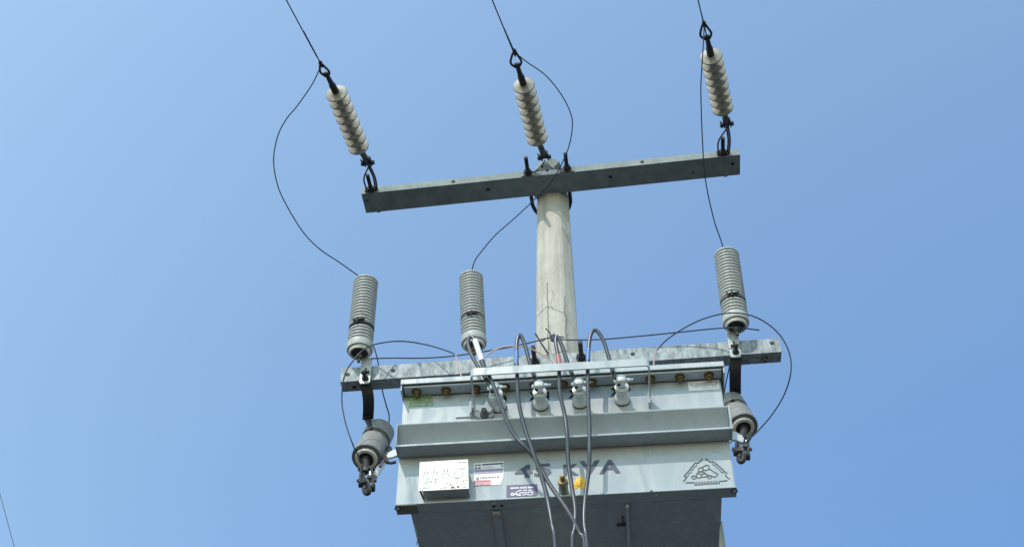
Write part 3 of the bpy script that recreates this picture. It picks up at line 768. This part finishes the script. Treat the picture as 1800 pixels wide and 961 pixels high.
def text(s, px, py, hpx, wpx, m, bold, parent, name, slope=-.055, yoff=.0016):
    cu_ = bpy.data.curves.new('lettering', 'FONT'); cu_.body = s; cu_.size = 1; cu_.offset = bold; cu_.fill_mode = 'FRONT'
    to = bpy.data.objects.new('lettering', cu_); COL.objects.link(to)
    dg = bpy.context.evaluated_depsgraph_get(); me = bpy.data.meshes.new_from_object(to.evaluated_get(dg))
    bpy.data.objects.remove(to); bpy.data.curves.remove(cu_)
    xs = [v.co.x for v in me.vertices]; ys = [v.co.y for v in me.vertices]
    x0, x1, y0, y1 = min(xs), max(xs), min(ys), max(ys)
    mb = MB()
    mb.v = [face(px + (v.co.x-x0)/(x1-x0)*wpx, py + (v.co.x-x0)/(x1-x0)*wpx*slope - (v.co.y-y0)/(y1-y0)*hpx, yoff) for v in me.vertices]
    fs = [tuple(p.vertices) for p in me.polygons]
    bpy.data.meshes.remove(me)
    par = list(range(len(mb.v)))               # every letter an object of its own
    key = {}
    def find(i):
        while par[i] != i: i = par[i]
        return i
    for i, v in enumerate(mb.v):
        k = tuple(round(c, 6) for c in v)
        if k in key: par[find(i)] = find(key[k])
        else: key[k] = i
    for f in fs:
        for i in f[1:]: par[find(i)] = find(f[0])
    groups = {}
    for f in fs: groups.setdefault(find(f[0]), []).append(f)
    for g_ in groups.values():
        ids = sorted({i for f in g_ for i in f}); mp = {i: k for k, i in enumerate(ids)}
        b = MB(); b.v = [mb.v[i] for i in ids]; b.f = [tuple(mp[i] for i in f) for f in g_]
        obj(name, b, m, parent, smooth=0)
for ch_, x0, wd_, y0, hh in (('4',905,31,839.5,22.5),('5',939,30,837.5,22.5),('K',990,28,835.5,20),('V',1018.5,36,832.8,23),('A',1053,38,832.4,24)):
    text(ch_, x0, y0, hh, wd_, 'print_glare', .035, tank, 'rating_letter')
for i, (px, py) in enumerate(((876,707),(951,701),(1020,697.5),(1094,693.5))):
    text('X', px-21, py+2.3, 14, 19, 'black', .05, tank, 'terminal_letter'); text(str(i), px+.5, py+1.2, 14, 14, 'black', .05, tank, 'terminal_letter')

# company emblem: a roof line with stones under it
em = MB()
def E(pts, w_=1.25, closed=False): ribbon(em, [(1190+x*.0677, 795+y*.0677) for x, y in pts], w_, closed=closed)
E([(655,152),(620,205),(575,245),(530,265),(460,265),(430,310),(300,470),(185,600)], 1.7)
E([(180,605),(240,625),(235,665),(155,740)], 1.6)
E([(510,300),(505,340),(435,370),(430,425),(375,445),(370,510),(300,530),(298,585),(262,600),(250,650)], 1.1)
E([(745,148),(850,235),(955,235),(1060,320),(1190,440),(1300,530),(1255,595),(1370,685)], 1.7)
E([(925,265),(930,310),(1000,325),(1005,385),(1060,380),(1080,435),(1130,450),(1140,495),(1210,510),(1240,550)], 1.1)
E([(220,775),(450,770),(460,830),(480,830)], 1.5); E([(1310,715),(1090,740),(1095,790),(1110,788)], 1.5)
E([(460,835),(800,808),(1110,790)], 1.0)
for k in range(8):
    x = 505+k*74; y = 790-k*5
    E([(x-18,y-30),(x+16,y-32),(x+20,y+18),(x-16,y+20)], 1.0, True)
def ell(cx, cy, rx, ry, rot=0):
    c, s = math.cos(rot), math.sin(rot)
    return [(cx+rx*math.cos(a)*c-ry*math.sin(a)*s, cy+rx*math.cos(a)*s+ry*math.sin(a)*c) for a in [2*math.pi*k/18 for k in range(18)]]
E(ell(440,635,62,38), 1.3, True); E(ell(565,592,66,58), 1.3, True); E(ell(615,435,65,52,-.4), 1.3, True); E(ell(750,388,92,62,-.35), 1.3, True)
E([(815,420),(900,450),(980,510),(1070,545),(1020,600),(965,628),(900,600),(790,570),(730,525),(680,490)], 1.3)
E([(560,490),(680,490)], 1.3); E([(550,490),(495,590)], 1.3); E([(625,570),(680,540),(740,535),(810,590),(760,615),(620,632)], 1.3)
E([(770,620),(820,588),(920,625),(855,672),(790,640)], 1.3, True)
obj('emblem', em, 'logo', tank, smooth=0)

# stickers
gq = [(717,696),(760,692.5),(761,712),(716,714.5)]
st = obj('green_sticker', quadpx(MB(), gq, .0014), 'green', tank, smooth=0)
mb = MB()
for u0, v0, u1, v1 in ((.03,.47,.44,.52),(.44,.47,.98,.50),(.45,.34,.66,.38),(.45,.62,.66,.66),(.08,.26,.28,.36),(.12,.82,.42,.88),(.52,.83,.70,.88),(.84,.83,.95,.92),(.72,.40,.80,.44),(.20,.62,.3,.66),(.01,.5,.05,.98)):
    quadpx(mb, sub_quad(gq, u0, v0, u1, v1), .0022)
obj('print', mb, 'green_print', st, smooth=0)
wq = [(1209,671),(1263,667),(1265,683.5),(1211,687)]
st = obj('white_sticker', quadpx(MB(), wq, .0014), 'white', tank, smooth=0)
mb = MB()
for y, n0, n1, hh in ((.28,.26,.60,.10),(.45,.10,.95,.09),(.63,.18,.36,.06),(.60,.42,.62,.06),(.60,.76,.96,.08),(.80,.45,.95,.05)):
    x = n0
    while x < n1:
        ww = random.uniform(.012,.04); quadpx(mb, sub_quad(wq, x, y-hh/2, min(n1, x+ww), y+hh/2), .0022); x += ww + .012
quadpx(mb, sub_quad(wq, .17,.22,.27,.25), .0022); quadpx(mb, sub_quad(wq, .6,.16,.95,.22), .0022)
ribbon(mb, ell(1214.5,674.8,2.6,1.9), .7, .0022, closed=True); ribbon(mb, ell(1259.5,671.5,2.2,1.5), 1.1, .0022, closed=True)
obj('print', mb, 'violet', st, smooth=0)
iq = [(833.5,813.5),(886,810),(885,838),(880,851),(833,853.5)]
mb = MB(); mb.add([face(x, y, .0014) for x, y in iq], [(0,1,2,3,4)]); st = obj('notice_sticker', mb, 'white', tank, smooth=0)
cq = [(833.5,813.5),(886,810),(886,850.5),(833,853.5)]
mb = MB()
for k in range(2):
    for j in range(2): quadpx(mb, sub_quad(cq, .03+.11*k, .06+.13*j, .11+.11*k, .13+.13*j), .0022)
quadpx(mb, sub_quad(cq, .27,.055,.98,.12), .0022); quadpx(mb, sub_quad(cq, .27,.21,.65,.225), .0022); quadpx(mb, sub_quad(cq, .9,.17,.97,.22), .0022)
x = .2
while x < .86: quadpx(mb, sub_quad(cq, x, .63, x+.03, .69), .0022); x += random.choice((.045,.06))
ribbon(mb, ell(839.5,840.5,1.8,1.6), 1.4, .0022, closed=True)
obj('print', mb, 'purple', st, smooth=0)
obj('band_print', quadpx(MB(), sub_quad(cq, .02,.29,.96,.48), .0022), 'violet', st, smooth=0)
rb_ = obj('red_print', quadpx(MB(), sub_quad(cq, .0,.75,.56,.99), .0022), 'red', st, smooth=0)
mb = MB(); quadpx(mb, sub_quad(cq, .02,.79,.5,.82), .003); quadpx(mb, sub_quad(cq, .08,.88,.14,.95), .003); quadpx(mb, sub_quad(cq, .22,.90,.31,.95), .003); obj('small_print', mb, 'violet', st, smooth=0)
pq = [(890.5,852),(944.5,849.5),(944.5,870.5),(890,873)]
st = obj('purple_sticker', quadpx(MB(), pq, .0014), 'purple', tank, smooth=0)
mb = MB()
def rowq(u0, u1, v0, v1, gaps):
    x = u0
    while x < u1:
        ww = random.uniform(.018,.032)
        if not any(g0 < x < g1 for g0, g1 in gaps): quadpx(mb, sub_quad(pq, x, v0 + random.uniform(0,.02), min(u1, x+ww), v1), .0022)
        x += ww + .008
rowq(.13, .88, .19, .34, ((.39,.43),(.645,.69)))
rowq(.42, .80, .44, .55, ((.5,.53),(.67,.70))); rowq(.42, .66, .64, .75, ((.49,.52),))
K = lambda u, v_: tuple(sub_quad(pq, u, v_, u, v_)[0])
ribbon(mb, [K(.30,.66),(K(.38,.55)),(K(.44,.46))], 1.6, .0022); ribbon(mb, [K(.27,.76),K(.36,.82),K(.47,.92)], 2.6, .0022)
cx, cy = K(.20,.78); ribbon(mb, ell(cx, cy, 2.6, 1.8), 1.7, .0022, closed=True)
ribbon(mb, [K(.68,.72),K(.76,.66),K(.84,.64),K(.86,.76),K(.80,.9)], 1.8, .0022); ribbon(mb, [K(.52,.88),K(.66,.84),K(.78,.93)], 1.3, .0022); ribbon(mb, [K(.77,.44),K(.82,.54)], 1.2, .0022)
obj('print', mb, 'white', st, smooth=0)
# name plate on a raised bracket
NY = .052
nq = [(738,811.5),(822.5,806.5),(824,858),(735.5,862.5)]
def nf(px, py, off): return P(px, py, YP-NY-off)
c4 = [nf(x, y, 0) for x, y in nq]
mb = MB().prism(c4, (0,.004,0)); npl = obj('name_plate', mb, 'name_plate', TR, bevel=.0008)
zb = min(c4[2].z, c4[3].z); xL, xR = c4[3].x, c4[2].x
mb = MB().hexa([c4[3]+V((.014,.0045,.0)), c4[2]+V((-.001,.0045,.0)), V((c4[2].x-.001, YP-.002, c4[2].z)), V((c4[3].x+.014, YP-.002, c4[3].z)),
                c4[3]+V((.014,.0045,.003)), c4[2]+V((-.001,.0045,.003)), V((c4[2].x-.001, YP-.002, c4[2].z+.003)), V((c4[3].x+.014, YP-.002, c4[3].z+.003))])
mb.box((c4[1].x-.012, YP-NY+.0045, c4[2].z+.004), (c4[1].x-.008, YP-.002, c4[1].z-.003))
obj('plate_bracket', mb, 'paint', npl)
obj('bracket_leg', MB().bar(c4[3]+V((.006,.005,.002)), V((c4[3].x+.012, YP-.002, c4[3].z+.002)), (1,0,0), .005, .006), 'iron', npl)
def nquad(mb, q, off): mb.add([nf(x, y, off) for x, y in q], [(0,1,2,3)])
def nrib(mb, pts, w_, off=.0012, closed=False):
    global face
    keep = face; face = lambda px, py, o=0: nf(px, py, off)
    ribbon(mb, pts, w_, closed=closed); face = keep
NQ = lambda u, v_: tuple(sub_quad(nq, u, v_, u, v_)[0])
mb = MB()
for u in (.14,.33,.54):            # winding diagrams
    nrib(mb, [NQ(u-.02,.16),NQ(u+.01,.12),NQ(u+.03,.3),NQ(u+.05,.5),NQ(u+.07,.58),NQ(u+.02,.62),NQ(u-.07,.6),NQ(u-.05,.45),NQ(u-.02,.3)], .8, closed=True)
    nrib(mb, [NQ(u-.03,.32),NQ(u,.42),NQ(u-.03,.5),NQ(u+.01,.58)], .7); nrib(mb, [NQ(u+.03,.34),NQ(u+.015,.44),NQ(u+.04,.52)], .7)
nrib(mb, [NQ(.34,.6),NQ(.34,.88)], 1.1); nrib(mb, [NQ(.03,.05),NQ(.03,.94)], .6); nrib(mb, [NQ(.95,.1),NQ(.96,.62)], .8)
nrib(mb, [NQ(.72,.3),NQ(.84,.3)], .7); nrib(mb, [NQ(.72,.62),NQ(.84,.6)], 1.); nrib(mb, ell(*NQ(.88,.3), 4, 1.6), .7, closed=True)
nrib(mb, [NQ(.86,.62),NQ(.9,.4),NQ(.86,.46)], .7); nrib(mb, ell(*NQ(.83,.08), 2.6, 1.2), .7, closed=True); nrib(mb, [NQ(.88,.08),NQ(.96,.08)], .9)
for k in range(3): nrib(mb, [NQ(.04,.90),NQ(.06,.96),NQ(.03,.98)], .6)
obj('engraving', mb, 'engrave', npl, smooth=0)
mb = MB()
for k in range(60):
    u, v_ = random.uniform(.40,.95), random.uniform(.66,.95); nquad(mb, sub_quad(nq, u, v_, min(.97, u+random.uniform(.01,.03)), v_+.018), .0012)
for k in range(26):
    u, v_ = random.uniform(.06,.36), random.uniform(.66,.74); nquad(mb, sub_quad(nq, u, v_, u+.02, v_+.018), .0012)
for k in range(26):
    u, v_ = random.uniform(.55,.75), random.uniform(.26,.6); nquad(mb, sub_quad(nq, u, v_, u+.016, v_+.02), .0012)
obj('fine_print', mb, 'engrave2', npl, smooth=0)
for q_ in (sub_quad(nq, .07,.77,.20,.92), sub_quad(nq, .88,.88,.96,.94)):
    mb = MB(); nquad(mb, q_, .001); obj('stamp_print', mb, 'teal', npl, smooth=0)
mb = MB(); mb.add([nf(x, y, .0012) for x, y in (NQ(.64,.95),NQ(.65,.91),NQ(.69,.89),NQ(.72,.95))], [(0,1,2,3)]); mb.add([nf(x, y, .0012) for x, y in (NQ(.76,.94),NQ(.77,.89),NQ(.80,.88),NQ(.82,.93))], [(0,1,2,3)])
obj('seal_print', mb, 'iron_grey', npl, smooth=0)
# drain valve and sealant
v0 = face(991, 864)
mb = MB().lathe([(0,.017),(.038,.0165),(.040,.0195),(.044,.0195)], v0, (0,-1,.2), 20); dv = obj('drain_valve', mb, 'valve', TR)
mb = MB().lathe([(.0445,.018),(.052,.0175),(.055,.010),(.060,.0075),(.064,.0095),(.072,.0095),(.077,.005)], v0, (0,-1,.2), 12); obj('valve_cap', mb, 'brass_rust', dv)
mb = MB()
for dx, dy, r in ((0,0,.022),(7,1,.016),(-7,3,.014),(1,-8,.010),(5,6,.015),(-8,8,.009),(10,-3,.010),(-3,-4,.012)):
    c = face(1020+dx, 848+dy, -.001)
    mb.lathe([(-.3*r, r*.2),(0,r),(r*.15,r*.86),(r*.28,r*.5),(r*.32,.001)], c, (0,-1,0), 12)
obj('sealant_blob', mb, 'orange', TR)

# ------------------------------------------------------------------ service cables
CBG = 'thick grey cables hanging over the transformer front'
def cable(pts, tip, lab, r=.0074, tape=None, sleeve=None):
    """pts: (px, py, distance in front of the wall) from the bushing over the loop and down"""
    pts = [(x, y, .106 + (dy-.14)*.25 if dy > .125 else min(dy, .104)) for x, y, dy in pts]
    fix = lambda dy: .106 + (dy-.14)*.25
    q = [tip] + [P(x, y, YP-dy) for x, y, dy in pts]
    last = q[-1]
    q += [last + V((.0, .04, -.35)), V((pole_c(3).x + random.uniform(-.03,.03), -.32 + random.uniform(-.04,.04), 3.2)), V((pole_c(2).x + random.uniform(-.05,.05), -.28, 2.2))]
    t = thing('service_cable', lab, 'cable', q[0], CBG)
    obj('sheath', MB().tube(smoothpts(q, 10), r, 12), 'cable', t)
    if tape:
        a, b, m_ = tape; s = smoothpts([P(x, y, YP-fix(dy)) for x, y, dy in (a, b)], 4)
        obj('phase_tape', MB().tube(s, r*1.16, 12), m_, t)
    if sleeve:
        obj('white_sleeve', MB().tube([P(x, y, YP-fix(dy)) for x, y, dy in sleeve], r*1.45, 12), 'tape_white', t)
        a, b = sleeve[-1], sleeve[-2]
        e = P(*sleeve[-1][:2], YP-fix(sleeve[-1][2])); f_ = e + (e - P(*sleeve[-2][:2], YP-fix(sleeve[-2][2]))).normalized()*.04
        obj('sleeve_end', MB().tube([e, f_], [r*1.5, r*1.2], 12), 'cable', t)
    return t
cable([(865,682,.14),(848,656,.15),(832,630,.15),(823,606,.15),(826,592,.16),(833,596,.17),(842,620,.18),(852,645,.19),(866,674,.19),(884,722,.16),(904,764,.13),(922,784,.11),(942,808,.09),(966,850,.09),(1000,900,.10),(1018,935,.10),(1028,963,.10)], BT[0],
      'leftmost thick grey cable, with a white sleeve, looping from the first bushing', sleeve=((835,598,.172),(840,613,.178),(847,634,.185)))
cable([(940,664,.14),(931,636,.15),(922,604,.16),(914,589,.17),(909,600,.18),(908,626,.185),(909,660,.19),(911,700,.16),(920,744,.13),(936,792,.10),(950,830,.09),(962,876,.09),(970,920,.10),(976,963,.10)], BT[1],
      'second thick grey cable from the left, looping above the guard bar, blue taped', tape=((908,618,.184),(908,640,.187),'tape_blue'))
cable([(1008,662,.14),(999,640,.15),(990,614,.16),(983,596,.17),(978,592,.175),(977,604,.18),(981,626,.185),(983,655,.19),(984,690,.165),(992,726,.13),(997,765,.11),(999,812,.09),(1006,860,.09),(1011,895,.095),(1010,927,.10),(1006,963,.10)], BT[2],
      'third thick grey cable from the left, looping above the guard bar, red taped', tape=((981,624,.185),(983,640,.187),'tape_red'))
cable([(1080,660,.14),(1070,628,.15),(1060,597,.16),(1047,580,.17),(1038,590,.18),(1034,622,.185),(1033,660,.19),(1034,700,.16),(1036,745,.12),(1036,790,.10),(1035,825,.09),(1028,880,.09),(1027,920,.10),(1032,963,.105)], BT[3],
      'rightmost thick grey cable, its tall loop banded with blue tape against the sky', tape=((1034.5,613,.184),(1033.5,634,.187),'tape_blue'))

# ------------------------------------------------------------------ thin jumper and tie wires
def W(pts): return [P(x, y, Y) for x, y, Y in pts]
ye = lambda e, a, t: e.y + (a - e.y)*t
JG = 'thin jumper wires from the line to the arresters'
def jumper(E_, px, Yend, lab, end=None):
    n_ = len(px); ds = [0]
    for i in range(1, n_): ds.append(ds[-1] + math.dist(px[i], px[i-1]))
    pts = [E_] + [P(x, y, E_.y + (Yend-E_.y)*(ds[i]/ds[-1])) for i, (x, y) in enumerate(px) if i]
    wire('jumper_wire', pts, .0026, 'wire', lab, 'wire', JG)
jumper(E1, [(566,115),(549,148),(522,187),(503,210),(488,240),(481,280),(486,318),(499,352),(530,404),(560,436),(598,462),(632,486)], YA, 'dark wire bowing far out to the left from the left string to the left arrester')
jumper(E2, [(908,94),(930,112),(957,131),(980,157),(997,185),(1006,212),(1003,245),(993,276),(972,315),(938,352),(905,383),(871,413),(848,440),(835,458),(828,480)], YARM+.08, 'dark wire crossing before the upper crossarm from middle string to middle arrester')
jumper(E3, [(1239,66),(1235,100),(1232,150),(1233,205),(1235,250),(1238,300),(1245,344),(1256,390),(1265,416),(1273,440)], YA, 'nearly straight dark wire dropping from the right string to the right arrester')
GW = 'thin loose wires around the lower crossarm'
wire('lead_wire', W([(636,812,C1[0].y),(622,785,YA-.02),(608,745,YA-.03),(601,705,YA-.03),(605,662,YA-.05),(622,632,YA-.07),(646,610,YA-.06),(680,601,YA-.02),(715,600,YA),(755,607,YA),(790,618,YA-.05),(801,624,YA-.1)]), .0028, 'wire', 'dark wire looping from the left cutout past the left arrester toward the lid', 'wire', GW)
wire('copper_lead', W([(801,624,YA-.1),(804,636,YF+.15),(811,661,YF+.03)]), .0031, 'copper', 'short pink copper lead dropping to the lid at its left half', 'wire', GW)
wire('tie_wire', W([(648,630,YA+.04),(690,629,YARM-.06),(745,629,YARM-.05),(800,625,YARM-.05),(860,616,YARM-.04),(905,608,YARM-.03),(940,600,YARM+.02),(965,594,YARM+.06),(1000,597,YARM+.06),(1060,596,YARM-.0),(1130,590,YARM-.03),(1200,583,YARM-.04),(1260,577,YARM-.06),(1300,576,YARM-.1),(1335,580,YARM-.09)]), .0028, 'wire', 'long dark wire strung above the lower crossarm past the pole from arrester to arrester', 'wire', GW)
wire('copper_lead', W([(852,627,YARM-.12),(862,619,YARM-.12),(880,611,YARM-.12),(902,608,YARM-.12),(925,610,YARM-.12),(948,620,YARM-.11),(970,634,YARM-.10),(978,641,YARM-.1)]), .0031, 'copper', 'pink copper lead arching over the crossarm just left of the pole', 'wire', GW)
wire('copper_lead', W([(1149,642,YF+.05),(1150,628,YF+.15),(1154,616,YARM-.15)]), .0031, 'copper', 'short pink copper lead rising from the right half of the lid', 'wire', GW)
wire('lead_wire', W([(1154,616,YARM-.15),(1172,597,YARM-.10),(1205,575,YARM-.1),(1240,559,YARM-.12),(1280,550,YARM-.14),(1315,553,YARM-.14),(1345,566,YARM-.12),(1372,590,YARM-.10),(1388,622,YARM-.08),(1390,655,YARM-.06),(1379,692,YARM),(1358,727,YARM+.04),(1334,755,YARM+.07),(1308,780,YARM+.09)]), .0028, 'wire', 'dark wire making a wide loop around the right arrester down to the right cutout', 'wire', GW)
wire('back_lead', W([(650,595,YARM+.1),(660,618,YARM+.1),(667,650,YARM+.1),(672,685,YARM+.14),(679,712,YARM+.18),(684,730,YARM+.22),(683,748,YARM+.24)]), .0027, 'wire', 'thin wire passing behind the left end of the lower crossarm to the left cutout', 'wire', GW)
wire('back_lead', W([(1288,600,YARM+.1),(1283,640,YARM+.1),(1277,668,YARM+.14),(1273,692,YARM+.2),(1275,706,YARM+.22)]), .0027, 'wire', 'thin wire passing behind the right end of the lower crossarm to the right cutout', 'wire', GW)
TG = 'short tie wire ends twisted at the pole'
wire('wire_end', W([(941,586,YARM-.02),(952,604,YARM-.02),(964,622,YARM-.01)]), .0038, 'wire', 'stiff dark wire end slanting down across the left side of the pole', 'wire', TG)
wire('wire_end', W([(959,577,YARM-.02),(966,584,YARM-.02),(971,597,YARM-.02)]), .0028, 'wire', 'short dark wire end sticking up left of the knot on the pole', 'wire', TG)
wire('wire_knot', W([(968,590,YARM-.03),(971,598,YARM-.03),(973,588,YARM-.03),(974,600,YARM-.03)]), .0065, 'wire', 'small dark knot of wire where the tie wire crosses the pole', 'wire', TG)
wire('wire_end', W([(958,596,YARM+.08),(954,599,YARM+.08),(951,597,YARM+.085)]), .0026, 'wire', 'tiny curled wire end on the left facet of the pole', 'wire', TG)
wire('wire_end', W([(975,597,YARM+.07),(984,592,YARM+.07),(992,593,YARM+.07)]), .0026, 'wire', 'short curled wire end right of the knot on the pole', 'wire', TG)
wire('string_tail', [sagpt(958,282,up_mid(963)-UY*.03), bp_(951,294,.03), bp_(941,301,.012), bp_(932,303,.008)], .0026, 'wire', 'dark wire tail curling from the middle string onto the upper crossarm', 'wire')
# far wire at the lower left corner of the view
far0, far1 = P(-2, 860, 3.), P(27, 968, 3.)
dd = (far1-far0)
wire('distant_wire', [far0 - dd*6, far0, far1, far1 + dd*6], .0021, 'wire', 'faint lone wire far off in the lower left corner of the sky', 'power line')
